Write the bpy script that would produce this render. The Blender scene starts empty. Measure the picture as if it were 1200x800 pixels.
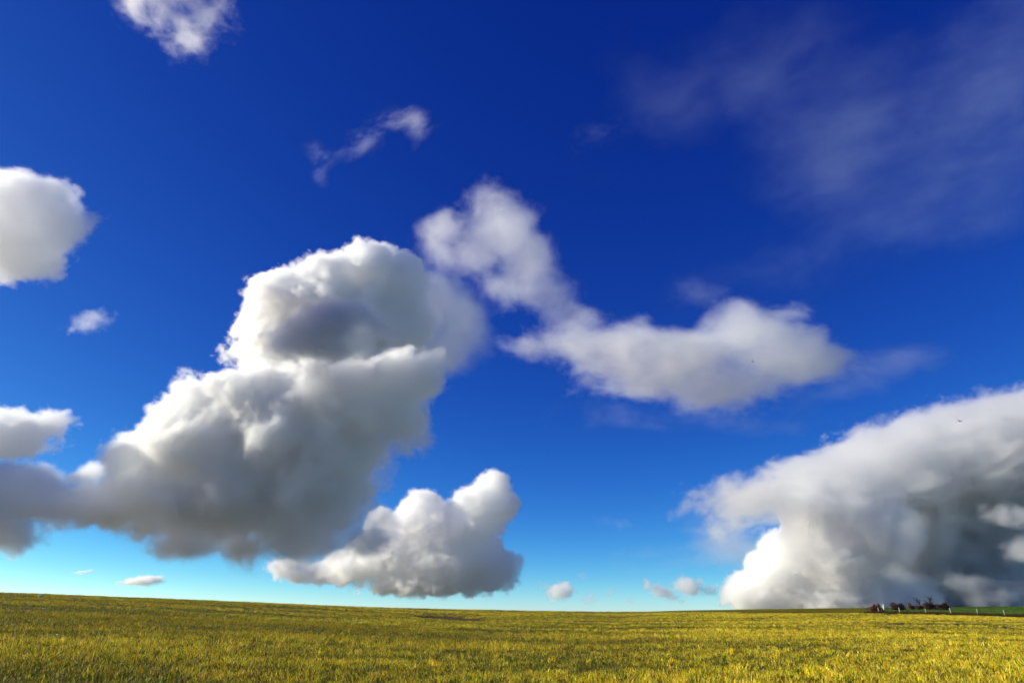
import bpy, bmesh, math, random
import numpy as np
from mathutils import Vector, Matrix, Euler

R = math.radians
sc = bpy.context.scene
C = sc.collection

# ------------------------------------------------------------------ camera
EYE = 1.7
FPX = 800.0                       # focal length in pixels of a 1200 px wide frame
HORIZON = 718.0
PITCH = math.atan((HORIZON - 400.0) / FPX)
cd = bpy.data.cameras.new('camera')
cd.lens = 24.0; cd.sensor_width = 36.0
cd.clip_start = 0.1; cd.clip_end = 200000.0
cam = bpy.data.objects.new('camera', cd); C.objects.link(cam)
cam.location = (0, 0, EYE)
cam.rotation_euler = (math.pi / 2 + PITCH, 0, 0)
sc.camera = cam
CAMROT = Euler((math.pi / 2 + PITCH, 0, 0)).to_matrix()

# ------------------------------------------------------------------ sky and sun
SUN_EL, SUN_LEFT = R(22), R(87)  # elevation; degrees to the left of the view direction
to_sun = Vector((-math.sin(SUN_LEFT) * math.cos(SUN_EL), math.cos(SUN_LEFT) * math.cos(SUN_EL), math.sin(SUN_EL)))
world = bpy.data.worlds.new('World'); sc.world = world; world.use_nodes = True
wn = world.node_tree.nodes; wl = world.node_tree.links; wn.clear()
sky = wn.new('ShaderNodeTexSky'); sky.sky_type = 'NISHITA'; sky.sun_disc = False
sky.sun_elevation = SUN_EL
sky.sun_rotation = math.atan2(to_sun.x, to_sun.y)
sky.altitude = 5000; sky.air_density = 1.0; sky.dust_density = 10.0; sky.ozone_density = 10.0
bg = wn.new('ShaderNodeBackground'); wo = wn.new('ShaderNodeOutputWorld')
bg.inputs['Strength'].default_value = 0.1
# one contrast curve per colour channel for the whole sky: the deep saturated blue of a polarised, processed exposure
sp = wn.new('ShaderNodeSeparateColor'); cb = wn.new('ShaderNodeCombineColor')
wl.new(sky.outputs[0], sp.inputs[0])
for i, (gain, power) in enumerate(((19.5, 2.08), (4.95, 1.70), (1.355, 0.87))):
    pw = wn.new('ShaderNodeMath'); pw.operation = 'POWER'; pw.inputs[1].default_value = power
    ml = wn.new('ShaderNodeMath'); ml.operation = 'MULTIPLY'; ml.inputs[1].default_value = gain * 6.37 * 0.1 ** power
    wl.new(sp.outputs[i], pw.inputs[0]); wl.new(pw.outputs[0], ml.inputs[0]); wl.new(ml.outputs[0], cb.inputs[i])
wl.new(cb.outputs[0], bg.inputs['Color']); wl.new(bg.outputs[0], wo.inputs['Surface'])

sl = bpy.data.lights.new('sun', 'SUN'); sl.energy = 4.3; sl.angle = R(0.5); sl.color = (1.0, 0.95, 0.76)
sun = bpy.data.objects.new('sun', sl); C.objects.link(sun)
sun.rotation_euler = to_sun.to_track_quat('Z', 'Y').to_euler()
sun.location = (-30, -10, 40)

vs = sc.view_settings
sc.display_settings.display_device = 'sRGB'
vs.view_transform = 'Standard'; vs.look = 'None'; vs.exposure = 0.65; vs.gamma = 1.0; vs.use_curve_mapping = False
cy = sc.cycles
cy.use_denoising = True
try: cy.denoiser = 'OPENIMAGEDENOISE'
except Exception: pass
cy.max_bounces = 36; cy.diffuse_bounces = 3; cy.volume_bounces = 36; cy.transparent_max_bounces = 16
cy.use_adaptive_sampling = True; cy.adaptive_threshold = 0.045
cy.volume_step_rate = 5.0; cy.volume_max_steps = 512
cy.caustics_reflective = False; cy.caustics_refractive = False

# ------------------------------------------------------------------ terrain
rng = np.random.default_rng(7); random.seed(7)
CP, SP = math.cos(PITCH), math.sin(PITCH)
def slope_of(x, y):
    """line-of-sight slope and azimuth (from straight ahead, to the right) of a photograph pixel"""
    v = (400 - y) / FPX; X = (x - 600) / FPX; Y = CP - v * SP; Z = SP + v * CP
    return Z / np.hypot(X, Y), np.arctan2(X, Y)
SKYX = np.array([-200, 0, 100, 200, 300, 400, 500, 600, 700, 760, 800, 900, 1000, 1100, 1200, 1400.])
SKYY = np.array([687, 694.0, 697.8, 702.0, 706.2, 710.4, 713.3, 715.3, 716.8, 716.8, 715.4, 713.7, 712.4, 711.4, 710.6, 710.])
RC_ = np.array([115, 118, 118, 120, 122, 126, 132, 140, 160, 185, 205, 212, 212, 212, 212, 212.])   # distance of the crest
RB_ = np.array([150, 150, 150, 150, 150, 150, 152, 156, 172, 168, 160, 152, 150, 150, 150, 150.])   # distance of the field edge
YB_ = np.array([0, 0, 0, 0, 0, 0, 0, 0, 717.0, 717.2, 717.5, 718.0, 718.4, 720.2, 723.4, 727.])     # where that edge shows
POWR = np.array([1.4, 1.4, 1.4, 1.4, 1.5, 1.6, 1.8, 2.0, 2.0, 2.0, 2.0, 2.0, 2.0, 2.0, 2.0, 2.0])
SKS, SKA = slope_of(SKYX, SKYY)
AZ = np.radians(np.concatenate([np.arange(-180, -52, 4), np.arange(-52, 52, 0.6), np.arange(52, 180.1, 4)]))
TT = np.concatenate([np.linspace(0.0, 1.0, 130) ** 1.2, 1 + np.linspace(0.02, 1.0, 34), np.array([2.3, 2.8, 3.6, 5, 8, 14, 30, 70, 130, 260])])
NB = 129                                                  # ring of the field edge
rb_az = np.interp(AZ, SKA, RB_); rc_az = np.interp(AZ, SKA, RC_); sk_az = np.interp(AZ, SKA, SKS)
sb_az = np.interp(AZ, SKA, np.where(YB_ > 0, slope_of(SKYX, YB_)[0], 0)); hasb = np.interp(AZ, SKA, (YB_ > 0).astype(float))
pw_az = np.interp(AZ, SKA, POWR)
RR = TT[None, :] * rb_az[:, None]
def smooth_wave(x, y, seed, scale):
    r = np.random.default_rng(seed); out = 0 * x
    for i in range(7):
        a = r.uniform(0, 6.28); k = (0.6 + r.random()) / scale; out = out + np.sin((x * math.cos(a) + y * math.sin(a)) * k + r.uniform(0, 6.28))
    return out / 7
ZZ = np.zeros_like(RR)
for i in range(len(AZ)):
    rc, rb = rc_az[i], rb_az[i]; H = EYE + sk_az[i] * rc
    for it in range(6):
        t = np.linspace(0, 1, 14)
        pts = [(rc * a, H * a ** pw_az[i]) for a in t]
        if hasb[i] > 0.5 and rb < rc - 5:
            zb = EYE + sb_az[i] * rb
            pts = [(rb * a, zb * a ** 1.6) for a in t] + [(rb + (rc - rb) * a, zb + (H - zb) * (1.3 * a - 0.3 * a * a)) for a in t[1:]]
        pts += [(rc + 25, H - 0.5), (rc + 120, H - 5), (rc + 500, min(H - 9, -9)), (3000, -25), (60000, -25)]
        px, pz = np.array(pts).T
        fine = np.arange(0, 420, 1.0); fz = np.interp(fine, px, pz)
        ker = np.hanning(15); ker /= ker.sum(); fz2 = np.convolve(np.pad(fz, 7, mode='edge'), ker, 'valid')
        got = ((fz2[20:] - EYE) / fine[20:]).max()
        H += (sk_az[i] - got) * rc * 0.9
    ZZ[i] = np.where(RR[i] < 400, np.interp(RR[i], fine, fz2), np.interp(RR[i], px, pz))
XX = RR * np.sin(AZ)[:, None]; YY = RR * np.cos(AZ)[:, None]
near = np.exp(-(RR / 260.0) ** 2)
ZZ += near * 0.06 * smooth_wave(XX, YY, 3, 9.0) * np.clip(RR / 25, 0, 1)
def ground_z(x, y):
    x = np.asarray(x, float); y = np.asarray(y, float)
    az = np.arctan2(x, y); r = np.hypot(x, y)
    i = np.clip(np.searchsorted(AZ, az) - 1, 0, len(AZ) - 2); f = (az - AZ[i]) / (AZ[i + 1] - AZ[i])
    t = r / (rb_az[i] * (1 - f) + rb_az[i + 1] * f)
    j = np.clip(np.searchsorted(TT, t) - 1, 0, len(TT) - 2); g = (t - TT[j]) / (TT[j + 1] - TT[j])
    return (ZZ[i, j] * (1 - f) + ZZ[i + 1, j] * f) * (1 - g) + (ZZ[i, j + 1] * (1 - f) + ZZ[i + 1, j + 1] * f) * g
def on_ground(px, py, rmin=10.0, rmax=400.0):
    """where the sight line through a pixel meets the terrain"""
    s, a = slope_of(px, py)
    r = np.arange(rmin, rmax, 0.25)
    z = ground_z(r * math.sin(a), r * math.cos(a))
    hit = np.nonzero(z >= EYE + s * r)[0]
    r0 = r[hit[0]] if len(hit) else rmax
    return Vector((r0 * math.sin(a), r0 * math.cos(a), float(ground_z(r0 * math.sin(a), r0 * math.cos(a)))))
# a shallow bare hollow in the crop
_h = on_ground(528.0, 722.5); hol_x, hol_y = _h.x, _h.y
def hollow(x, y):
    u = x - hol_x; w = (y - hol_y) + u * 0.9
    return np.exp(-(u / 4.6) ** 4 - (w / 7.5) ** 2)
ZZ -= 0.9 * hollow(XX, YY)
def at_range(px, r):
    """the ground point at distance r below the pixel column px on the horizon"""
    a = float(slope_of(px, 714.0)[1])
    return Vector((r * math.sin(a), r * math.cos(a), float(ground_z(r * math.sin(a), r * math.cos(a)))))

def nodes(name):
    m = bpy.data.materials.new(name); m.use_nodes = True
    n = m.node_tree.nodes; return m, n, m.node_tree.links, n['Principled BSDF']
def ramp(n, stops):
    r = n.new('ShaderNodeValToRGB'); e = r.color_ramp.elements
    while len(e) < len(stops): e.new(0.5)
    for el, (p, c) in zip(e, stops): el.position = p; el.color = (*c, 1)
    return r
def ground_material(name, stops, scale, stretch=(1, 1, 1), bump=0.4):
    m, n, l, b = nodes(name)
    tc = n.new('ShaderNodeTexCoord'); mp = n.new('ShaderNodeMapping'); mp.inputs['Scale'].default_value = stretch
    nz = n.new('ShaderNodeTexNoise'); nz.inputs['Scale'].default_value = scale; nz.inputs['Detail'].default_value = 8; nz.inputs['Roughness'].default_value = 0.7
    rp = ramp(n, stops)
    bp = n.new('ShaderNodeBump'); bp.inputs['Strength'].default_value = bump; bp.inputs['Distance'].default_value = 0.08
    l.new(tc.outputs['Object'], mp.inputs[0]); l.new(mp.outputs[0], nz.inputs['Vector']); l.new(nz.outputs[0], rp.inputs[0])
    l.new(rp.outputs[0], b.inputs['Base Color']); l.new(nz.outputs[0], bp.inputs['Height']); l.new(bp.outputs[0], b.inputs['Normal'])
    b.inputs['Roughness'].default_value = 0.95; b.inputs['Specular IOR Level'].default_value = 0.1
    return m
def sheet(name, j0, j1, mat):
    nA = len(AZ) - 1
    vs_, idx, fs = [], {}, []
    def vid(i, j):
        i %= nA
        key = (i, j) if RR[i, j] > 0 else (0, 0)
        if key not in idx:
            idx[key] = len(vs_); vs_.append((XX[key], YY[key], ZZ[key]))
        return idx[key]
    for i in range(nA):
        for j in range(j0, j1):
            q = [vid(i, j), vid(i, j + 1), vid(i + 1, j + 1), vid(i + 1, j)]
            f = []
            [f.append(k) for k in q if k not in f]
            fs.append(f[::-1] if False else f)
    me = bpy.data.meshes.new(name); me.from_pydata(vs_, [], fs)
    me.materials.append(mat); me.polygons.foreach_set('use_smooth', [True] * len(me.polygons))
    bm = bmesh.new(); bm.from_mesh(me); bmesh.ops.recalc_face_normals(bm, faces=bm.faces)
    if sum(f.normal.z for f in bm.faces) < 0: bmesh.ops.reverse_faces(bm, faces=bm.faces)
    bm.to_mesh(me); bm.free()
    o = bpy.data.objects.new(name, me); C.objects.link(o); o['kind'] = 'structure'
    return o
soil = ground_material('field_soil', [(0.3, (0.030, 0.020, 0.008)), (0.5, (0.075, 0.052, 0.016)), (0.62, (0.10, 0.085, 0.018)), (0.75, (0.16, 0.12, 0.04))], 2.2)
turf = ground_material('pasture_turf', [(0.3, (0.022, 0.055, 0.006)), (0.5, (0.045, 0.110, 0.010)), (0.7, (0.085, 0.16, 0.018))], 0.35, (1, 3, 1))
sheet('field', 0, NB, soil)
far = ground_material('far_land_bounce', [(0.3, (0.10, 0.095, 0.045)), (0.5, (0.16, 0.145, 0.07)), (0.7, (0.20, 0.175, 0.09))], 0.004)  # unseen far land, coloured for the light it bounces onto the clouds
NP = NB + 34
sheet('pasture', NB, NP, turf)
sheet('terrain', NP, len(TT) - 1, far)

# ------------------------------------------------------------------ standing crop and grass, scattered over the terrain
def blade_mesh(name, n, spread, hmin, hmax, width, lean, mat, seed, palette, ears=0.0):
    r = random.Random(seed); V, F, col = [], [], []
    for _ in range(n):
        a = r.uniform(0, 6.283); q = spread * math.sqrt(r.random()); bx, by = q * math.cos(a), q * math.sin(a)
        h = r.uniform(hmin, hmax); w = width * r.uniform(0.7, 1.3); fa = r.uniform(0, 6.283)
        dx, dy = math.cos(fa) * w / 2, math.sin(fa) * w / 2
        la = r.uniform(0, 6.283); ln = h * math.tan(R(r.uniform(0, lean))); lx, ly = ln * math.cos(la), ln * math.sin(la)
        c = r.choices(palette[0], palette[1])[0]; c = [max(0.0, k * r.uniform(0.75, 1.25)) for k in c]
        i = len(V)
        for t, ww in ((0, 1), (0.55, 0.95), (1.0, 0.25)):
            px, py = bx + lx * t * t, by + ly * t * t
            V += [(px - dx * ww, py - dy * ww, h * t), (px + dx * ww, py + dy * ww, h * t)]
        F += [(i, i + 1, i + 3, i + 2), (i + 2, i + 3, i + 5, i + 4)]
        col += [c] * 6
        if r.random() < ears:                                # a fatter seed head on the stalk
            i = len(V); ex, ey = bx + lx, by + ly; w2 = width * 1.3
            for zz, ww in ((h * 0.82, 0.3), (h * 0.95, 1.0), (h * 1.16, 0.2)):
                V += [(ex - dy / w * w2 * ww, ey + dx / w * w2 * ww, zz), (ex + dy / w * w2 * ww, ey - dx / w * w2 * ww, zz)]
            F += [(i, i + 1, i + 3, i + 2), (i + 2, i + 3, i + 5, i + 4)]; col += [[k * 1.1 for k in c]] * 6
    me = bpy.data.meshes.new(name); me.from_pydata(V, [], F); me.materials.append(mat)
    at = me.color_attributes.new('blade_colour', 'FLOAT_COLOR', 'POINT')
    at.data.foreach_set('color', np.array([(*c, 1) for c in col], dtype=np.float32).ravel())
    return me
def blade_material(name, transl=0.35):
    m, n, l, b = nodes(name)
    a = n.new('ShaderNodeAttribute'); a.attribute_name = 'blade_colour'
    t = n.new('ShaderNodeAttribute'); t.attribute_type = 'INSTANCER'; t.attribute_name = 'tint'
    mx = n.new('ShaderNodeMix'); mx.data_type = 'RGBA'; mx.blend_type = 'MULTIPLY'; mx.inputs['Factor'].default_value = 1.0
    l.new(a.outputs['Color'], mx.inputs[6]); l.new(t.outputs['Color'], mx.inputs[7])
    tr = n.new('ShaderNodeBsdfTranslucent'); ms = n.new('ShaderNodeMixShader'); ms.inputs[0].default_value = transl
    b.inputs['Roughness'].default_value = 0.6; b.inputs['Specular IOR Level'].default_value = 0.25
    l.new(mx.outputs[2], b.inputs['Base Color']); l.new(mx.outputs[2], tr.inputs['Color'])
    l.new(b.outputs[0], ms.inputs[1]); l.new(tr.outputs[0], ms.inputs[2]); l.new(ms.outputs[0], n['Material Output'].inputs['Surface'])
    return m
def scatter(name, label, cat, pts, tints, scales, meshes, mat):
    """one 'stuff' object: a tuft on each point, turned at random"""
    pts = np.asarray(pts, np.float32); n = len(pts)
    me = bpy.data.meshes.new(name); me.vertices.add(n); me.vertices.foreach_set('co', pts.ravel())
    def attr(nm, typ, field, arr): me.attributes.new(nm, typ, 'POINT').data.foreach_set(field, np.asarray(arr, np.float32).ravel())
    attr('tint', 'FLOAT_COLOR', 'color', np.concatenate([tints, np.ones((n, 1))], 1))
    attr('size', 'FLOAT_VECTOR', 'vector', scales)
    me.attributes.new('pick', 'INT', 'POINT').data.foreach_set('value', rng.integers(0, len(meshes), n).astype(np.int32))
    attr('turn', 'FLOAT', 'value', rng.uniform(0, 6.283, n))
    me.materials.append(mat)
    o = bpy.data.objects.new(name, me); C.objects.link(o)
    o['label'] = label; o['category'] = cat; o['kind'] = 'stuff'
    ng = bpy.data.node_groups.new(name, 'GeometryNodeTree')
    ng.interface.new_socket('Geometry', in_out='INPUT', socket_type='NodeSocketGeometry'); ng.interface.new_socket('Geometry', in_out='OUTPUT', socket_type='NodeSocketGeometry')
    N, L = ng.nodes, ng.links
    gi = N.new('NodeGroupInput'); go = N.new('NodeGroupOutput'); ip = N.new('GeometryNodeInstanceOnPoints'); gg = N.new('GeometryNodeGeometryToInstance')
    for ms in reversed(meshes):
        src = bpy.data.objects.new(name + '_tuft', ms)          # unlinked: only a source for the instances
        oi = N.new('GeometryNodeObjectInfo'); oi.inputs['Object'].default_value = src; L.new(oi.outputs['Geometry'], gg.inputs[0])
    def named(nm, typ):
        a = N.new('GeometryNodeInputNamedAttribute'); a.data_type = typ; a.inputs['Name'].default_value = nm; return a.outputs['Attribute']
    cx = N.new('ShaderNodeCombineXYZ'); L.new(named('turn', 'FLOAT'), cx.inputs['Z'])
    L.new(gi.outputs[0], ip.inputs['Points']); L.new(gg.outputs[0], ip.inputs['Instance']); ip.inputs['Pick Instance'].default_value = True
    L.new(named('pick', 'INT'), ip.inputs['Instance Index']); L.new(cx.outputs[0], ip.inputs['Rotation']); L.new(named('size', 'FLOAT_VECTOR'), ip.inputs['Scale'])
    L.new(ip.outputs[0], go.inputs[0])
    md = o.modifiers.new('scatter', 'NODES'); md.node_group = ng
    return o
def ring_points(r0, r1, density, a0=-47, a1=47, edge=True):
    """random points between two distances inside the wedge in front of the camera"""
    area = 0.5 * R(a1 - a0) * (r1 * r1 - r0 * r0); n = int(area * density)
    r = np.sqrt(rng.uniform(r0 * r0, r1 * r1, n)); a = rng.uniform(R(a0), R(a1), n)
    return r * np.sin(a), r * np.cos(a), r, a
STRAW, GOLD, PALE = (0.56, 0.47, 0.024), (0.69, 0.57, 0.020), (0.82, 0.74, 0.18)
GREEN, OLIVE, BROWN = (0.12, 0.17, 0.012), (0.32, 0.28, 0.018), (0.18, 0.095, 0.022)
mb = blade_material('crop_blades')
tall = [blade_mesh('crop_tuft', 20, 0.22, 0.13, 0.36, 0.013, 24, mb, 10 + i, ([STRAW, GOLD, PALE, OLIVE, GREEN, BROWN], [6, 6, 4, 4, 1, 3]), 0.25) for i in range(6)]
low = [blade_mesh('undergrowth_tuft', 46, 0.42, 0.04, 0.13, 0.016, 55, mb, 40 + i, ([GREEN, OLIVE, BROWN, STRAW], [5, 4, 4, 2])) for i in range(4)]
px_, py_, pr_, pa_ = [np.concatenate(q) for q in zip(ring_points(9, 30, 15), ring_points(30, 60, 9), ring_points(60, 215, 3.2))]
t_ = pr_ / np.interp(pa_, AZ, rb_az)
patch = smooth_wave(px_, py_ * 3.2, 21, 5.0) + 0.8 * smooth_wave(px_, py_ * 2.0, 22, 1.6)          # bands across the slope
patch2 = smooth_wave(px_, py_ * 2.5, 23, 14.0)
patch = patch * np.clip(pr_ / 45, 0.45, 1)
keep = (t_ < 0.995) & (hollow(px_, py_) < 0.35) & (rng.random(len(px_)) < np.clip(0.72 + 1.0 * patch, 0.15, 1))
px_, py_, pr_, pa_, patch, patch2 = (q[keep] for q in (px_, py_, pr_, pa_, patch, patch2))
ripe_shading = np.clip((px_ / np.maximum(pr_, 1) + 0.62) / 1.15, 0, 1)                                    # crop's own olive plus painted hill shading, darker uphill
gold = np.clip(ripe_shading + 0.55 * patch2 + 0.35 * patch, 0, 1)[:, None]
tint = (1 - gold) * np.array([[0.60, 0.57, 0.40]]) + gold * np.array([[1.36, 1.30, 0.85]])
tint = tint * rng.uniform(0.65, 1.25, (len(px_), 1)) * (1 + rng.uniform(-0.1, 0.1, (len(px_), 3)))
hs_ = np.clip(0.46 + 0.34 * patch, 0.25, 1.0) * rng.uniform(0.75, 1.25, len(px_)); ws_ = 1.0 + np.clip(pr_ - 30, 0, 150) / 150 * 0.9
tallst = (rng.random(len(px_)) < np.where(ripe_shading > 0.5, 0.06, 0.025)) & (pr_ < 60)                   # scattered stands of taller pale stalks
hs_ = np.where(tallst, hs_ * 1.3 + 0.12, hs_); tint = np.where(tallst[:, None], tint * np.array([[1.25, 1.22, 1.3]]) + 0.1, tint)
scatter('crop', 'dense ragged yellow and olive crop covering the sloping field', 'crop',
        np.stack([px_, py_, ground_z(px_, py_) - 0.01], 1), tint, np.stack([ws_, ws_, hs_], 1), tall, mb)
ux, uy, ur, ua = [np.concatenate(q) for q in zip(ring_points(9, 30, 6), ring_points(30, 80, 2.5), ring_points(80, 165, 0.8))]
k2 = (rng.random(len(ux)) < 0.8) & (hollow(ux, uy) < 0.3) & (ur / np.interp(ua, AZ, rb_az) < 0.995)
ux, uy, ur = ux[k2], uy[k2], ur[k2]
scatter('weeds', 'low green and brown weeds between the crop stalks', 'weeds',
        np.stack([ux, uy, ground_z(ux, uy) - 0.01], 1), rng.uniform(0.5, 1.1, (len(ux), 1)) * np.ones((1, 3)), rng.uniform(0.7, 1.4, (len(ux), 1)) * np.ones((1, 3)), low, mb)
mg = blade_material('pasture_blades')
gt = [blade_mesh('grass_tuft', 40, 0.5, 0.05, 0.16, 0.02, 50, mg, 60 + i, ([(0.06, 0.13, 0.010), (0.09, 0.17, 0.016), (0.15, 0.18, 0.025)], [5, 4, 2])) for i in range(4)]
gx, gy, gr, ga = ring_points(145, 225, 2.6, -2, 46)
k3 = gr / np.interp(ga, AZ, rb_az) > 1.006
gx, gy, gr = gx[k3], gy[k3], gr[k3]
gp = smooth_wave(gx, gy * 2, 31, 7.0)
yel = np.clip((0.452 - np.arctan2(gx, gy)) / 0.008, 0, 1)[:, None]                                   # young yellow-green crop left of the fence
gtint = np.clip(0.95 + 0.5 * gp, 0.5, 1.5)[:, None] * (np.array([[1, 1, 1.]]) * (1 - yel) + np.array([[2.6, 1.2, 0.8]]) * yel)
scatter('grass', 'short green pasture grass beyond the crop', 'grass', np.stack([gx, gy, ground_z(gx, gy) - 0.01], 1), gtint,
        np.ones((len(gx), 3)) * np.array([[1.6, 1.6, 1.0]]), gt, mg)
# rough dead grass along the fence line
ea = np.concatenate([rng.uniform(float(slope_of(1016.0, 717.0)[1]), R(46), 1500)])
er = np.interp(ea, AZ, rb_az) * rng.normal(1.014, 0.008, len(ea))
ex, ey = er * np.sin(ea), er * np.cos(ea)
dead = [blade_mesh('dead_grass_tuft', 40, 0.4, 0.12, 0.42, 0.03, 40, mg, 80 + i, ([(0.07, 0.035, 0.014), (0.05, 0.05, 0.01), (0.12, 0.06, 0.02)], [5, 3, 2])) for i in range(3)]
scatter('dead_grass', 'dark brown rough grass along the foot of the fence', 'grass', np.stack([ex, ey, ground_z(ex, ey) - 0.02], 1),
        rng.uniform(0.6, 1.2, (len(ex), 1)) * np.ones((1, 3)), np.stack([rng.uniform(.8, 1.3, len(ex))] * 2 + [rng.uniform(.7, 1.5, len(ex))], 1), dead, mg)

# ------------------------------------------------------------------ fence, bushes, stones, birds
def link(name, me, parent=None, label=None, cat=None, group=None, loc=None):
    o = bpy.data.objects.new(name, me); C.objects.link(o)
    if parent: o.parent = parent
    if loc is not None: o.location = loc
    if label: o['label'] = label
    if cat: o['category'] = cat
    if group: o['group'] = group
    return o
def tube(bm, pts, radii, sides=6):
    rings = []
    for i, p in enumerate(pts):
        d = (Vector(pts[min(i + 1, len(pts) - 1)]) - Vector(pts[max(i - 1, 0)])).normalized()
        u = d.orthogonal().normalized(); w = d.cross(u)
        rings.append([bm.verts.new(Vector(p) + (u * math.cos(6.2832 * k / sides) + w * math.sin(6.2832 * k / sides)) * radii[i]) for k in range(sides)])
    for a, b in zip(rings, rings[1:]):
        for k in range(sides): bm.faces.new((a[k], a[(k + 1) % sides], b[(k + 1) % sides], b[k]))
    bm.faces.new(rings[0][::-1]); bm.faces.new(rings[-1])
def to_mesh(bm, name, mat, smooth=True):
    me = bpy.data.meshes.new(name); bmesh.ops.recalc_face_normals(bm, faces=bm.faces); bm.to_mesh(me); bm.free(); me.materials.append(mat)
    if smooth: me.polygons.foreach_set('use_smooth', [True] * len(me.polygons))
    return me
def plain(name, stops, scale=6.0, rough=0.8, stretch=(1, 1, 1), bump=0.3): 
    m = ground_material(name, stops, scale, stretch, bump); m.node_tree.nodes['Principled BSDF'].inputs['Roughness'].default_value = rough; return m
wood = plain('weathered_wood', [(0.3, (0.22, 0.19, 0.14)), (0.6, (0.42, 0.37, 0.29)), (0.8, (0.52, 0.47, 0.38))], 9, stretch=(3, 3, 0.4))
paint = plain('white_paint', [(0.3, (0.70, 0.70, 0.68)), (0.6, (0.82, 0.82, 0.80))], 5)
steel = plain('galvanised_wire', [(0.3, (0.20, 0.20, 0.20)), (0.7, (0.35, 0.35, 0.34))], 5, 0.5)
def post_mesh(h, w, seed):
    r = random.Random(seed); bm = bmesh.new()
    n = 8; rings = []
    for z, q in ((-0.2, 1.0), (h * 0.5, 0.97), (h - 0.05, 0.95), (h, 0.6)):
        ox, oy = r.uniform(-.01, .01), r.uniform(-.01, .01)
        rings.append([bm.verts.new((ox + math.cos(6.2832 * k / n) * w * q * (1 + r.uniform(-.08, .08)), oy + math.sin(6.2832 * k / n) * w * q, z)) for k in range(n)])
    for a, b in zip(rings, rings[1:]):
        for k in range(n): bm.faces.new((a[k], a[(k + 1) % n], b[(k + 1) % n], b[k]))
    bm.faces.new(rings[-1])
    return to_mesh(bm, 'post', wood)
fence_px = [1029.5, 1054, 1084.5, 1113.5, 1145, 1176, 1208, 1240]
fence_h = [1.05, 1.15, 0.95, 1.20, 1.15, 1.10, 1.1, 1.1]
bases = []
for p in fence_px:
    a = float(slope_of(p, 716.0)[1]); bases.append(at_range(p, float(np.interp(a, AZ, rb_az)) * 1.012))
fence = link('fence', None, label='wire fence on pale weathered posts between the crop and the pasture', cat='fence', loc=bases[0])
tops = []
for i, (b, h) in enumerate(zip(bases, fence_h)):
    o = link('post', post_mesh(h, 0.085, i), fence, loc=b - bases[0]); o.rotation_euler = (R(random.uniform(-3, 3)), R(random.uniform(-3, 3)), 0)
    tops.append(b - bases[0])
for f in (0.92, 0.55):
    bm = bmesh.new(); pts = []
    for i in range(len(tops) - 1):
        for t in np.linspace(0, 1, 7)[:-1]:
            p = tops[i].lerp(tops[i + 1], t); p.z += (fence_h[i] * (1 - t) + fence_h[i + 1] * t) * f - 0.16 * t * (1 - t); p.y -= 0.085; pts.append(p)
    tube(bm, pts, [0.006] * len(pts), 4); link('wire', to_mesh(bm, 'wire', steel), fence)
mp_ = at_range(1036.0, 168)
bm = bmesh.new(); tube(bm, [(0, 0, -0.2), (0, 0, 0.8), (0.02, 0, 1.25), (0.02, 0, 1.36)], [0.15, 0.14, 0.10, 0.03], 8)
link('marker_post', to_mesh(bm, 'marker_post', paint), label='short white painted marker post beside the lowest russet bush', cat='post', loc=mp_)

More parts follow.
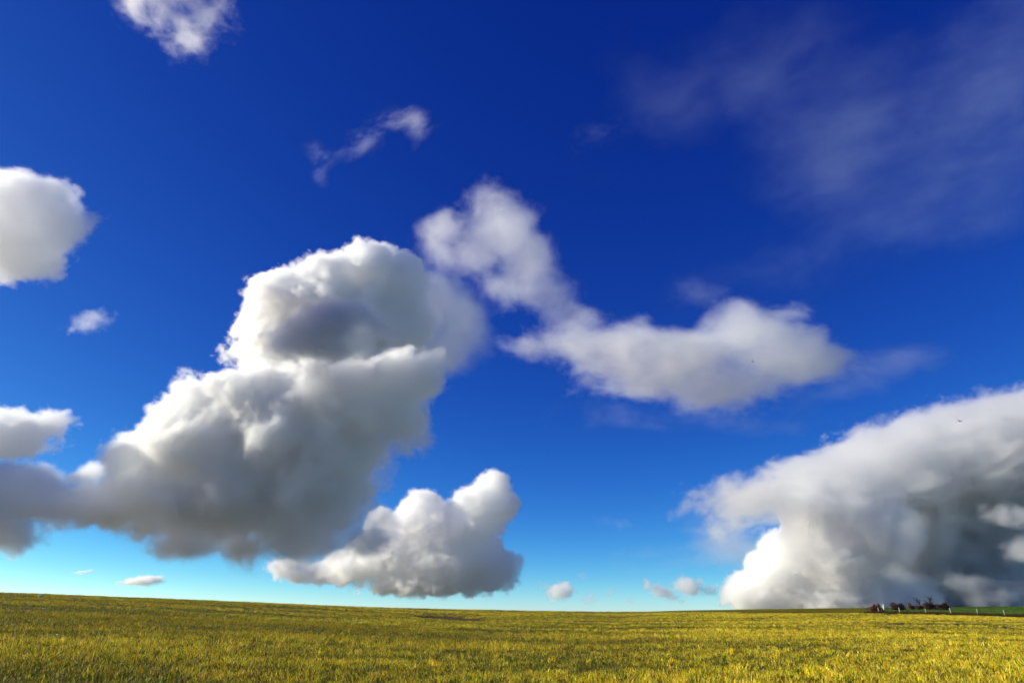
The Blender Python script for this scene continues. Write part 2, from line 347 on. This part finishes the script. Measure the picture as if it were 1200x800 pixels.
bark = plain('bush_bark', [(0.3, (0.035, 0.02, 0.014)), (0.7, (0.10, 0.06, 0.04))], 12)
def leaf_material(name, a, b_):
    m, n, l, b = nodes(name)
    g = n.new('ShaderNodeNewGeometry'); rp = ramp(n, [(0.0, a), (0.6, b_), (1.0, tuple(min(1, k * 1.8) for k in b_))])
    l.new(g.outputs['Random Per Island'], rp.inputs[0]); l.new(rp.outputs[0], b.inputs['Base Color'])
    b.inputs['Roughness'].default_value = 0.7; b.inputs['Specular IOR Level'].default_value = 0.2
    return m
russet = leaf_material('russet_leaves', (0.030, 0.015, 0.009), (0.10, 0.048, 0.026))
rust = leaf_material('rust_leaves', (0.05, 0.018, 0.010), (0.20, 0.085, 0.045))
def bush(label, px, r, lobes, height, mat, seed, leaves=1500, up=0.0):
    """lobes: (x, y, z, radius) in metres; name > branches, crown"""
    rd = random.Random(seed); base = at_range(px, r); lobes = [tuple(1.3 * k for k in q) for q in lobes]; leaves = int(leaves * 1.4)
    root = link('bush', None, label=label, cat='bush', group='russet bushes on the pasture skyline', loc=base)
    bm = bmesh.new()
    for (x, y, z, q) in lobes:
        for _ in range(4):
            e = Vector((x + rd.uniform(-.5, .5) * q, y + rd.uniform(-.5, .5) * q, z + rd.uniform(-.1, .7) * q)); s = Vector((x * .35, y * .35, -0.1))
            tube(bm, [s, s.lerp(e, .5) + Vector((rd.uniform(-.1, .1), rd.uniform(-.1, .1), .1)), e], [0.05, 0.03, 0.008], 5)
        for _ in range(9):                                    # bare twigs poking out of the crown
            a = rd.uniform(0, 6.28); el = rd.uniform(.3, 1.5); d = Vector((math.cos(a) * math.cos(el), math.sin(a) * math.cos(el), math.sin(el)))
            c = Vector((x, y, z)); tube(bm, [c + d * q * .4, c + d * q * rd.uniform(1.05, 1.35)], [0.02, 0.008], 4)
    link('branches', to_mesh(bm, 'branches', bark), root)
    V, F = [], []
    tot = sum(q[3] ** 2 for q in lobes)
    for (x, y, z, q) in lobes:
        for _ in range(int(leaves * q * q / tot)):
            d = Vector((rd.gauss(0, 1), rd.gauss(0, 1), rd.gauss(0, 1))).normalized() * q * rd.random() ** 0.4 * (0.85 + 0.3 * rd.random())
            p = Vector((x, y, z)) + Vector((d.x, d.y, d.z * 0.9))
            if p.z < 0.02: continue
            u = Vector((rd.gauss(0, 1), rd.gauss(0, 1), rd.gauss(0, 1))).normalized(); w = u.orthogonal().normalized()
            s = rd.uniform(0.05, 0.10); i = len(V)
            V += [p - u * s, p + w * s * .6, p + u * s, p - w * s * .6]; F.append((i, i + 1, i + 2, i + 3))
    me = bpy.data.meshes.new('crown'); me.from_pydata(V, [], F); me.materials.append(mat)
    link('crown', me, root)
    return root
bush('lowest russet bush, at the end of the fence with a dark flat top', 1026, 158, [(-.6, 0, .45, .5), (.1, .1, .55, .5), (.7, 0, .45, .42), (.55, 0, .95, .3), (-.1, 0, .95, .25), (1.2, .2, .2, .3)], 1.2, rust, 1, 2200)
bush('dark russet bush with two rounded domes behind the second fence post', 1053, 176, [(-.65, 0, .7, .62), (.55, .1, .65, .58), (0, .2, .35, .5), (-.8, 0, .3, .45), (.8, 0, .3, .42)], 1.4, russet, 2, 2600)
bush('small lopsided russet bush between the domed bush and the bare tree', 1069, 178, [(-.2, 0, .55, .4), (.25, 0, .35, .35), (-.25, 0, .9, .25)], 1.1, rust, 3, 1100)
bush('low rounded reddish bush under the bare tree', 1078.5, 178, [(-.3, 0, .45, .42), (.3, .1, .45, .4)], 0.9, rust, 4, 1200)
bush('tall dense maroon bush beside the bare tree', 1089, 178, [(-.3, 0, .65, .6), (.4, .1, .75, .55), (0, 0, .3, .5)], 1.4, russet, 5, 2200)
bush('pale sparse bush between the tall maroon bush and the peaked bush', 1097, 179, [(-.2, 0, .4, .42), (.3, .1, .5, .4)], 0.9, rust, 6, 600)
bush('dark maroon bush rising to a peak at the open end of the row', 1105.5, 178, [(-.55, 0, .5, .5), (.2, 0, .6, .55), (.45, 0, .95, .3), (.8, 0, .4, .42)], 1.4, russet, 7, 2400)
def bare_tree(px, r, h, seed, label):
    rd = random.Random(seed); root = link('bare_tree', None, label=label, cat='tree', loc=at_range(px, r))
    tr, cr = bmesh.new(), bmesh.new()
    def grow(p, d, ln, rad, lev, bm):
        pts = [p]; 
        for k in range(4):
            d = (d + Vector((rd.uniform(-.16, .16), rd.uniform(-.16, .16), .04))).normalized(); p = p + d * ln / 4; pts.append(p)
        tube(bm, pts, [rad * (1 - .13 * k) for k in range(5)], 5)
        if lev < 3:
            for k in range(5 if lev else 7):
                q = pts[rd.randint(2, 4)]; a = rd.uniform(0, 6.28); s = rd.uniform(.45, .95)
                grow(q, (d + Vector((math.cos(a) * s, math.sin(a) * s, .15))).normalized(), ln * rd.uniform(.55, .75), rad * .55, lev + 1, cr)
    grow(Vector((0, 0, -.1)), Vector((0, 0, 1)), h * .42, .055, 0, tr)
    link('trunk', to_mesh(tr, 'trunk', bark), root); link('crown', to_mesh(cr, 'crown', bark), root)
bare_tree(1080, 180, 3.3, 3, 'thin leafless tree over the low rounded bush')
bare_tree(1092, 181, 3.6, 5, 'leafless tree fanning out above the tall maroon bush')

flint = plain('pale_flint', [(0.3, (0.50, 0.42, 0.30)), (0.6, (0.78, 0.66, 0.48))], 8)
for i, (x, y, s, lab) in enumerate([(47, 700.5, .20, 'largest pale flint stone, just under the crest of the hill'), (51, 715.5, .10, 'pale flint stone high on the slope below the largest one'),
        (67, 746.5, .05, 'small pale flint stone half way down the olive slope'), (70, 797, .025, 'tiny pale flint stone at the foot of the olive slope'),
        (134, 766.5, .04, 'small pale flint stone among olive tufts, low on the slope'), (242, 766.5, .04, 'lone pale flint stone among the yellower stalks')]):
    bm = bmesh.new(); bmesh.ops.create_icosphere(bm, subdivisions=2, radius=s)
    rd = random.Random(i)
    for v in bm.verts: v.co = Vector((v.co.x * 1.5, v.co.y, v.co.z * .75)) * rd.uniform(.85, 1.12)
    p = on_ground(x, y); p.z += s * .9 + .05
    o = link('stone', to_mesh(bm, 'stone', flint, False), label=lab, cat='stone', group='pale stones in the crop', loc=p); o.rotation_euler.z = i * 1.3

feather = plain('dark_feathers', [(0.3, (0.02, 0.02, 0.022)), (0.7, (0.05, 0.05, 0.055))], 20)
def bird_mesh(flap):
    """one continuous skin: body, head with beak, tail and two bent wings"""
    bm = bmesh.new(); prof = [(-.22, .012, .03), (-.17, .03, .045), (-.08, .045, .05), (.03, .055, .06), (.11, .042, .048), (.15, .032, .034), (.19, .034, .034), (.225, .018, .016), (.255, .003, .004)]
    rings = []
    for y, a, b in prof: rings.append([bm.verts.new((a * math.cos(6.2832 * k / 10), y, b * math.sin(6.2832 * k / 10) + (.012 if y > .12 else 0))) for k in range(10)])
    for A, B in zip(rings, rings[1:]):
        for k in range(10): bm.faces.new((A[k], A[(k + 1) % 10], B[(k + 1) % 10], B[k]))
    bm.faces.new(rings[-1])
    t0 = rings[0]; fan = [bm.verts.new((x, y, -.005 * abs(x) * 10)) for x, y in ((.07, -.34), (.025, -.37), (-.025, -.37), (-.07, -.34))]
    bm.faces.new([t0[0]] + fan + [t0[5]] + [t0[k] for k in (4, 3, 2, 1)]); bm.faces.new([t0[5]] + fan[::-1] + [t0[0]] + [t0[k] for k in (9, 8, 7, 6)])
    for s, ids in ((1, (0, 9, 1)), (-1, (5, 6, 4))):
        # wing sections: span, leading y, trailing y, height
        secs = [(.05, .09, -.09, .02), (.18, .12, -.07, .02 + .14 * flap), (.32, .09, -.06, .02 + .20 * flap), (.45, .01, -.07, .02 + .20 * flap), (.52, -.08, -.10, .02 + .18 * flap)]
        up = [[bm.verts.new((s * x, yl, z)), bm.verts.new((s * x, (yl * 2 + yt) / 3, z + .012)), bm.verts.new((s * x, yt, z - .004))] for x, yl, yt, z in secs]
        dn = [bm.verts.new((s * x, (yl * 2 + yt) / 3, z - .010)) for x, yl, yt, z in secs]
        for i in range(4):
            A, B = up[i], up[i + 1]
            bm.faces.new((A[0], B[0], B[1], A[1])); bm.faces.new((A[1], B[1], B[2], A[2])); bm.faces.new((A[2], B[2], dn[i + 1], dn[i])); bm.faces.new((dn[i], dn[i + 1], B[0], A[0]))
    return to_mesh(bm, 'bird', feather)
def sky_point(x, y, d):
    return Vector((0, 0, EYE)) + CAMROT @ (Vector(((x - 600) / FPX, (400 - y) / FPX, -1)) * d)
for x, y, d, rz, tilt, fl, lab in ((1125, 493.5, 105, 15, 14, .5, 'dark bird gliding in front of the storm cloud'), (882, 424, 170, 80, 5, .8, 'distant dark bird before the long pale cloud'), (722, 178.5, 260, 120, 0, .3, 'tiny distant bird high in the deep blue')):
    o = link('bird', bird_mesh(fl), label=lab, cat='bird', group='birds in the sky', loc=sky_point(x, y, d)); o.rotation_euler = (R(5), R(tilt), R(rz))


# ------------------------------------------------------------------ clouds
def cloud_material(name, sigma, albedo, g):
    m = bpy.data.materials.new(name); m.use_nodes = True
    n = m.node_tree.nodes; n.clear()
    pv = n.new('ShaderNodeVolumePrincipled'); o = n.new('ShaderNodeOutputMaterial')
    pv.inputs['Color'].default_value = (*albedo, 1)
    pv.inputs['Density'].default_value = sigma
    pv.inputs['Anisotropy'].default_value = g
    m.node_tree.links.new(pv.outputs[0], o.inputs['Volume'])
    return m

def cloud(label, blobs, dist, vox=2.0, k=0.10, soft=8, smooth=14, warp=10, wscale=60, billow=14, bscale=45, fbm=8, fscale=20,
          rough=0.55, albedo=(0.996, 0.996, 0.996), g=0.4, seed=0.0, stretch=(1, 1, 1), pad=None, wisp=0.0, nrot=0.0, fray=None, group=None, name='cloud'):
    """blobs: (x px, y px, rx, ry[, turn in degrees[, depth offset[, depth radius]]]), distance in metres along the view axis"""
    s = dist / FPX
    full = []
    for b in blobs:
        x, y, rx, ry = b[:4]
        rot = b[4] if len(b) > 4 else 0.0
        dz = b[5] if len(b) > 5 else 0.0
        rz = b[6] if len(b) > 6 else 0.5 * (rx + ry)
        full.append((x, y, rx, ry, rot, dz, rz))
    if pad is None: pad = soft * 0.5 + billow * 0.6 + fbm * 0.7 + 4
    lo = np.array([1e9] * 3); hi = -lo
    for x, y, rx, ry, rot, dz, rz in full:
        c, q = abs(math.cos(R(rot))), abs(math.sin(R(rot)))
        ex = math.hypot(rx * c, ry * q); ey = math.hypot(rx * q, ry * c)
        p = np.array([x - 600, 400 - y, -dz]); e = np.array([ex, ey, rz]) + pad
        lo = np.minimum(lo, p - e); hi = np.maximum(hi, p + e)
    # keep what lies far outside the view out of the grid
    lo[0] = max(lo[0], -1000); hi[0] = min(hi[0], 880); hi[1] = min(hi[1], 620)
    cen = (lo + hi) / 2
    ng = bpy.data.node_groups.new('cloud_density', 'GeometryNodeTree')
    ng.interface.new_socket('Geometry', in_out='INPUT', socket_type='NodeSocketGeometry')
    ng.interface.new_socket('Geometry', in_out='OUTPUT', socket_type='NodeSocketGeometry')
    N, L = ng.nodes, ng.links
    def vm(op, a, b=None, c=None):
        n = N.new('ShaderNodeVectorMath'); n.operation = op
        for i, v in enumerate((a, b, c)):
            if v is None: continue
            if hasattr(v, 'node'): L.new(v, n.inputs[i])
            else: n.inputs[i].default_value = v
        return n.outputs['Value'] if op == 'LENGTH' else n.outputs['Vector']
    def mt(op, a, b=None, c=None, clamp=False):
        n = N.new('ShaderNodeMath'); n.operation = op; n.use_clamp = clamp
        for i, v in enumerate((a, b, c)):
            if v is None: continue
            if hasattr(v, 'node'): L.new(v, n.inputs[i])
            else: n.inputs[i].default_value = v
        return n.outputs[0]
    pos = N.new('GeometryNodeInputPosition').outputs[0]
    P = vm('MULTIPLY_ADD', pos, (1 / s,) * 3, tuple(cen))            # pixel-sized units
    def noise(vec, scale, detail, rg, color=False, off=0.0):
        if nrot:
            r = N.new('ShaderNodeVectorRotate'); r.rotation_type = 'Z_AXIS'; r.inputs['Angle'].default_value = -R(nrot)
            L.new(vec, r.inputs['Vector']); vec = r.outputs[0]
        v = vm('MULTIPLY_ADD', vec, tuple(1.0 / (scale * q) for q in stretch), (seed * 7.31 + off, seed * 3.17 - off, seed * 1.93))
        n = N.new('ShaderNodeTexNoise'); n.noise_dimensions = '3D'
        n.inputs['Scale'].default_value = 1.0; n.inputs['Detail'].default_value = detail; n.inputs['Roughness'].default_value = rg
        L.new(v, n.inputs['Vector'])
        return n.outputs['Color'] if color else n.outputs[0]
    W = vm('ADD', noise(P, wscale, 2.0, 0.5, True), (-0.5, -0.5, -0.5))
    Q = vm('MULTIPLY_ADD', W, (2.0 * warp,) * 3, P)
    acc = None
    for x, y, rx, ry, rot, dz, rz in full:
        c = Vector((x - 600, 400 - y, -dz))
        q = Q
        if rot:
            r = N.new('ShaderNodeVectorRotate'); r.rotation_type = 'Z_AXIS'
            L.new(Q, r.inputs['Vector']); r.inputs['Center'].default_value = c; r.inputs['Angle'].default_value = -R(rot)
            q = r.outputs[0]
        q = vm('MULTIPLY_ADD', q, (1 / rx, 1 / ry, 1 / rz), (-c.x / rx, -c.y / ry, -c.z / rz))
        d = vm('LENGTH', q)
        m = min(rx, ry, rz)
        d = mt('MULTIPLY_ADD', d, m, -m)
        acc = d if acc is None else mt('SMOOTH_MIN', acc, d, smooth)
    if billow:
        v = vm('MULTIPLY_ADD', Q, (1 / bscale,) * 3, (seed * 1.7, seed * 2.9, seed))
        vo = N.new('ShaderNodeTexVoronoi'); vo.feature = 'F1'; vo.normalize = True
        vo.inputs['Scale'].default_value = 1.0; vo.inputs['Detail'].default_value = 1.0
        vo.inputs['Roughness'].default_value = 0.5; vo.inputs['Lacunarity'].default_value = 2.2
        L.new(v, vo.inputs['Vector'])
        acc = mt('ADD', acc, mt('MULTIPLY_ADD', vo.outputs['Distance'], 2.2 * billow, -billow))
    f = mt('MULTIPLY_ADD', noise(Q, fscale, 6.0, rough, off=3.3), 4 * fbm, -2 * fbm)
    acc = mt('ADD', acc, f)
    sf = soft
    if fray:                                                   # (direction right, direction up, from, to, how much softer): the sheltered side frays out
        dx, dy, f0, f1, mult = fray
        n = N.new('ShaderNodeVectorMath'); n.operation = 'DOT_PRODUCT'; L.new(P, n.inputs[0]); n.inputs[1].default_value = (dx, dy, 0)
        tt = mt('MULTIPLY_ADD', n.outputs['Value'], 1.0 / (f1 - f0), -f0 / (f1 - f0), clamp=True)
        sf = mt('MULTIPLY_ADD', tt, soft * mult, soft)
    dn = mt('POWER', mt('DIVIDE', mt('MULTIPLY', acc, -1.0), sf, clamp=True), 1.2)
    if wisp:
        w = mt('MULTIPLY_ADD', noise(Q, fscale * 1.5, 7.0, 0.73, off=9.1), 7.0, -3.5 + 0.6 - wisp, clamp=False)
        dn = mt('MULTIPLY', dn, mt('MAXIMUM', mt('MINIMUM', w, 1.0), 0.0))
    vc = N.new('GeometryNodeVolumeCube')
    L.new(dn, vc.inputs['Density']); vc.inputs['Background'].default_value = 0.0
    half = (hi - lo) / 2 * s
    vc.inputs['Min'].default_value = tuple(-half); vc.inputs['Max'].default_value = tuple(half)
    for i, a in enumerate('XYZ'):
        vc.inputs['Resolution ' + a].default_value = max(8, int((hi - lo)[i] / vox))
    mat = cloud_material('cloud_droplets', k / s, albedo, g)
    sm = N.new('GeometryNodeSetMaterial'); sm.inputs['Material'].default_value = mat
    out = N.new('NodeGroupOutput')
    L.new(vc.outputs[0], sm.inputs['Geometry']); L.new(sm.outputs[0], out.inputs[0])
    me = bpy.data.volumes.new(name); me.materials.append(mat)
    o = bpy.data.objects.new(name, me); C.objects.link(o)
    o.location = Vector((0, 0, EYE)) + CAMROT @ Vector((cen[0] * s, cen[1] * s, (cen[2] - FPX) * s))
    o.rotation_euler = CAMROT.to_euler()
    md = o.modifiers.new('density', 'NODES'); md.node_group = ng; md.show_viewport = False
    o['label'] = label; o['category'] = 'cloud'
    if group: o['group'] = group
    return o

cloud('tall white cumulus tower rising above the big grey cloud bank', [
    (335,350,42,36), (318,336,20,18), (385,345,50,42), (395,318,22,16), (432,306,30,28), (425,292,14,12), (456,334,42,40,0,15),
    (325,390,42,30), (300,412,30,14), (315,430,34,18), (400,385,70,50,0,10), (450,380,50,45,0,20)],
    4300, vox=1.5, k=0.2, seed=1, soft=5, smooth=10, billow=9, bscale=32, fbm=13, fscale=26, rough=.74)
cloud('soft grey shoulder sloping down beside the white tower', [
    (500,360,50,46), (535,375,36,40), (555,392,24,30), (520,410,40,36), (470,400,50,44), (480,330,30,30)],
    4450, vox=2.2, k=0.04, soft=24, smooth=16, billow=7, bscale=44, fbm=11, fscale=36, rough=.6, seed=27)
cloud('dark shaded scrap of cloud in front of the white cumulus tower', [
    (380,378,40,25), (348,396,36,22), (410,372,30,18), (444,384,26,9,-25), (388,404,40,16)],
    3540, vox=1.8, k=0.12, soft=12, billow=7, bscale=26, fbm=11, fscale=24, rough=.6, seed=3, albedo=(.82, .85, .885))  # lowered albedo: part of its shade is put into the colour
cloud('big grey cumulus bank with dark base below the white tower', [
    (295,448,42,24), (250,462,36,24), (500,440,28,26), (512,428,16,14), (450,452,56,40), (390,460,58,44), (330,476,52,40), (258,484,44,40), (212,500,42,42), (176,528,34,34),
    (290,540,78,60), (390,525,70,56), (465,490,38,42), (215,575,66,44), (300,590,68,36), (370,580,58,38), (420,550,32,42),
    (140,590,46,30), (100,590,36,20), (65,588,30,14), (255,626,42,18), (340,618,54,22), (402,608,42,24), (285,642,34,14), (415,575,34,36), (345,640,46,14), (405,632,38,16), (225,636,36,12), (175,612,30,12),
    (235,515,50,38,0,-22), (335,508,50,38,0,-28), (425,484,46,32,0,-22), (195,562,40,28,0,-22), (370,552,52,36,0,-30), (285,574,54,32,0,-28)],
    3900, vox=2, k=0.17, soft=9, smooth=14, warp=20, wscale=70, billow=11, bscale=42, fbm=20, fscale=44, rough=.76, seed=2, albedo=(.990, .990, .989), fray=(.5, -.87, -90, 110, 2.6))
cloud('white rounded cumulus high above the hill, smooth edged on one flank', [
    (10,262,66,62), (38,246,44,42), (62,262,32,34), (88,268,18,11,30), (32,300,40,26), (-20,290,50,45)],
    3860, vox=1.6, k=0.05, seed=4, soft=7, warp=16, billow=7, bscale=28, fbm=16, fscale=26, rough=.76, smooth=10)
cloud('small white topped cloud above the slate grey band beside the big bank', [
    (-8,504,48,24), (32,502,34,20), (64,492,20,13), (10,522,45,16)],
    3800, vox=1.6, k=0.10, soft=7, billow=7, bscale=26, fbm=11, fscale=22, rough=.74, seed=5, smooth=8)
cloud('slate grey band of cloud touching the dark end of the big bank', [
    (-20,575,70,34), (28,582,48,30), (62,590,34,20), (5,625,44,20), (85,556,26,7,12), (92,592,26,16), (-150,525,90,48), (-260,490,90,50), (-90,560,60,50)],  # lobes left of the frame added to shade band and bank end
    4000, vox=2.2, k=0.09, soft=10, billow=8, bscale=36, fbm=15, fscale=30, rough=.74, seed=28, smooth=10, albedo=(.95, .962, .975), warp=16)  # shade deepened by a lower, blue-grey albedo
cloud('soft pinkish grey cloud leaning over the white tower', [
    (575,242,32,30), (592,272,46,40), (560,292,42,34), (620,308,38,40), (642,345,36,28), (605,335,45,30), (528,272,34,30), (520,300,30,30), (658,366,28,20)],
    4700, vox=2.2, k=0.017, soft=17, billow=6, bscale=40, fbm=21, fscale=46, rough=.76, warp=22, seed=6)
cloud('long pale flat cloud stretched across the deep blue', [
    (680,400,46,28), (640,410,44,10,-8), (740,402,60,30), (800,418,70,38), (862,394,50,36), (915,418,65,40), (960,425,42,22), (925,372,26,10,20),
    (770,448,74,20), (840,452,76,26), (730,430,60,20)],
    5200, vox=2.2, k=0.028, soft=16, billow=8, bscale=40, fbm=19, fscale=44, rough=.77, warp=22, seed=7, stretch=(1.5, .9, 1))
cloud('white heaped cumulus low over the field with twin peaks', [
    (577,570,20,18), (560,588,26,20), (588,594,20,18), (496,590,20,18), (484,606,24,20), (447,612,20,15), (515,620,48,28), (548,614,36,22),
    (455,645,42,26), (520,650,60,32), (560,650,32,26), (420,660,40,18), (500,674,70,12), (586,662,24,16), (564,680,30,9), (342,667,20,9), (368,672,20,8), (394,669,26,11)],
    6500, vox=1.5, k=0.16, soft=3.5, billow=8, bscale=22, fbm=6.5, fscale=15, rough=.72, seed=8, smooth=7)
cloud('bright billowing column at the flank of the dark storm cloud', [
    (948,586,22,22), (956,612,38,32), (935,648,40,28), (908,670,34,24), (880,694,32,20), (975,650,60,48), (1000,695,90,30), (905,705,24,10), (1010,620,60,50)],
    9000, vox=1.6, k=0.16, soft=4.5, billow=9, bscale=24, fbm=8, fscale=16, rough=.74, seed=9, smooth=7)
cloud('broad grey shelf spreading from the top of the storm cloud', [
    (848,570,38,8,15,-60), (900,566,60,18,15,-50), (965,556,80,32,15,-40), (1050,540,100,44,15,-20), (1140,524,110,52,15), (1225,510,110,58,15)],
    9600, vox=2.4, k=0.075, soft=14, billow=14, bscale=38, fbm=26, fscale=42, rough=.77, warp=26, seed=10, albedo=(.935, .942, .95), stretch=(1.9, .8, 1), nrot=14)  # reduced albedo stands in for shade on the shelf
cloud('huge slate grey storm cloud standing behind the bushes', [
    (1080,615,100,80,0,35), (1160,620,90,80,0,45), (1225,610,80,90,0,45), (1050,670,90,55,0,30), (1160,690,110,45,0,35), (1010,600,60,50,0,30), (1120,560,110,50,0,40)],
    9800, vox=2.4, k=0.12, soft=14, billow=16, bscale=38, fbm=26, fscale=42, rough=.77, warp=26, seed=29, albedo=(.955, .96, .965))  # storm shade partly painted: albedo set below that of the white clouds
cloud('thin grey rain veil hanging under the storm shelf', [
    (862,600,50,20,10), (835,655,55,8), (870,640,60,26), (830,612,40,8), (780,660,40,3)],
    10500, vox=2.5, k=0.014, soft=18, billow=0, fbm=14, fscale=34, rough=.6, warp=14, seed=11, stretch=(2.5, .7, 1))
cloud('small ragged sunlit cloud crossing the slate storm cloud', [
    (1178,602,26,10), (1160,597,12,7), (1200,606,24,10)], 6200, vox=1.6, k=0.05, soft=10, billow=5, bscale=20, fbm=8, fscale=15, seed=12)
cloud('small round peach cloud crossing the slate storm cloud', [
    (1192,646,20,14), (1206,640,18,13)], 6300, vox=1.6, k=0.05, soft=11, billow=5, bscale=20, fbm=7, fscale=15, seed=13)
cloud('faint peach cloud low over the green pasture', [
    (1135,682,24,14), (1168,700,40,6,10)], 6400, vox=1.6, k=0.025, soft=12, billow=5, bscale=20, fbm=9, fscale=18, seed=14)
cloud('peach lit billow hanging from the middle of the storm cloud', [
    (1050,664,16,18), (1062,640,12,20), (1070,615,14,18)], 8200, vox=1.6, k=0.03, soft=12, billow=5, bscale=20, fbm=9, fscale=18, seed=24)
cloud('torn white cloud at the very top of the sky', [
    (170,2,42,26), (195,25,50,24,-20), (220,48,32,20), (250,18,30,18)],
    3400, vox=1.7, k=0.026, soft=14, billow=6, bscale=40, fbm=18, fscale=34, rough=.74, warp=24, seed=15, wisp=.15)
cloud('thin feathery wisp alone in the deep blue', [
    (468,138,42,22,-12), (430,165,28,18,30), (372,195,14,32), (402,185,34,9,20)],
    3600, vox=1.5, k=0.013, soft=11, billow=0, fbm=10, fscale=24, rough=.7, warp=20, wscale=40, seed=16, wisp=.45, stretch=(1.6, .8, 1), nrot=25)
cloud('broad smoky veil spread over the upper sky', [
    (1215,50,80,130,0,0,240), (1160,160,140,90,20), (1120,240,150,44,12), (1030,268,120,34,18), (910,316,120,28,15), (1000,170,130,100), (920,80,130,70), (790,110,80,50)],
    6000, vox=3.8, k=0.0013, soft=60, billow=0, fbm=44, fscale=56, rough=.78, warp=34, wscale=90, seed=17, smooth=50, wisp=-.2, stretch=(1.6, .85, 1), nrot=20, pad=40, albedo=(.8, .95, 1))  # bluish albedo offsets the purple cast of the warm sunlight
cloud('faint wisp trailing from the long pale cloud', [
    (1040,425,70,20,12), (980,455,60,20,10), (800,490,130,12), (810,345,40,20)],
    5400, vox=3, k=0.006, soft=30, billow=0, fbm=20, fscale=44, rough=.72, warp=24, seed=25, smooth=20, stretch=(1.8, .9, 1))
cloud('scarcely visible wisp alone in the deepest blue', [
    (705,165,44,22,20), (690,205,24,10)],
    5000, vox=2.6, k=0.004, soft=20, billow=0, fbm=12, fscale=30, rough=.68, warp=24, seed=26, wisp=.3)
cloud('tiny white puff floating under the rounded cumulus', [
    (103,380,24,9,12), (112,374,12,7)], 4200, vox=1.3, k=0.02, soft=8, billow=3, bscale=12, fbm=9, fscale=14, rough=.74, seed=18)
cloud('flat white sliver of cloud just above the hill crest', [
    (165,680,26,4), (180,678,12,4), (95,671,9,1.5)], 11000, vox=1, k=0.3, soft=3, billow=1, bscale=8, fbm=2, fscale=8, seed=19, smooth=3)
cloud('small pinkish puff low over the field between the wisps', [
    (655,695,15,10), (662,690,10,8)], 11000, vox=1, k=0.14, soft=5, billow=3, bscale=10, fbm=4, fscale=8, seed=20, smooth=4)
cloud('thin grey rag of cloud close above the field', [
    (690,702,12,6,30), (716,694,9,5,20), (740,702,8,3), (682,676,9,4), (640,684,12,4)], 11500, vox=1, k=0.05, soft=5, billow=0, fbm=5, fscale=9, rough=.7, seed=21, smooth=3)
cloud('small two lobed peach cloud beside the bright column', [
    (810,688,17,11), (780,696,18,6,-12), (758,686,5,7), (838,692,10,5)], 10800, vox=1, k=0.12, soft=5, billow=3, bscale=12, fbm=5, fscale=9, seed=22, smooth=4)
cloud('faint grey smudge alone in the clear blue', [
    (722,612,22,5), (705,606,12,3)], 9000, vox=1.5, k=0.007, soft=8, billow=0, fbm=5, fscale=12, seed=23)
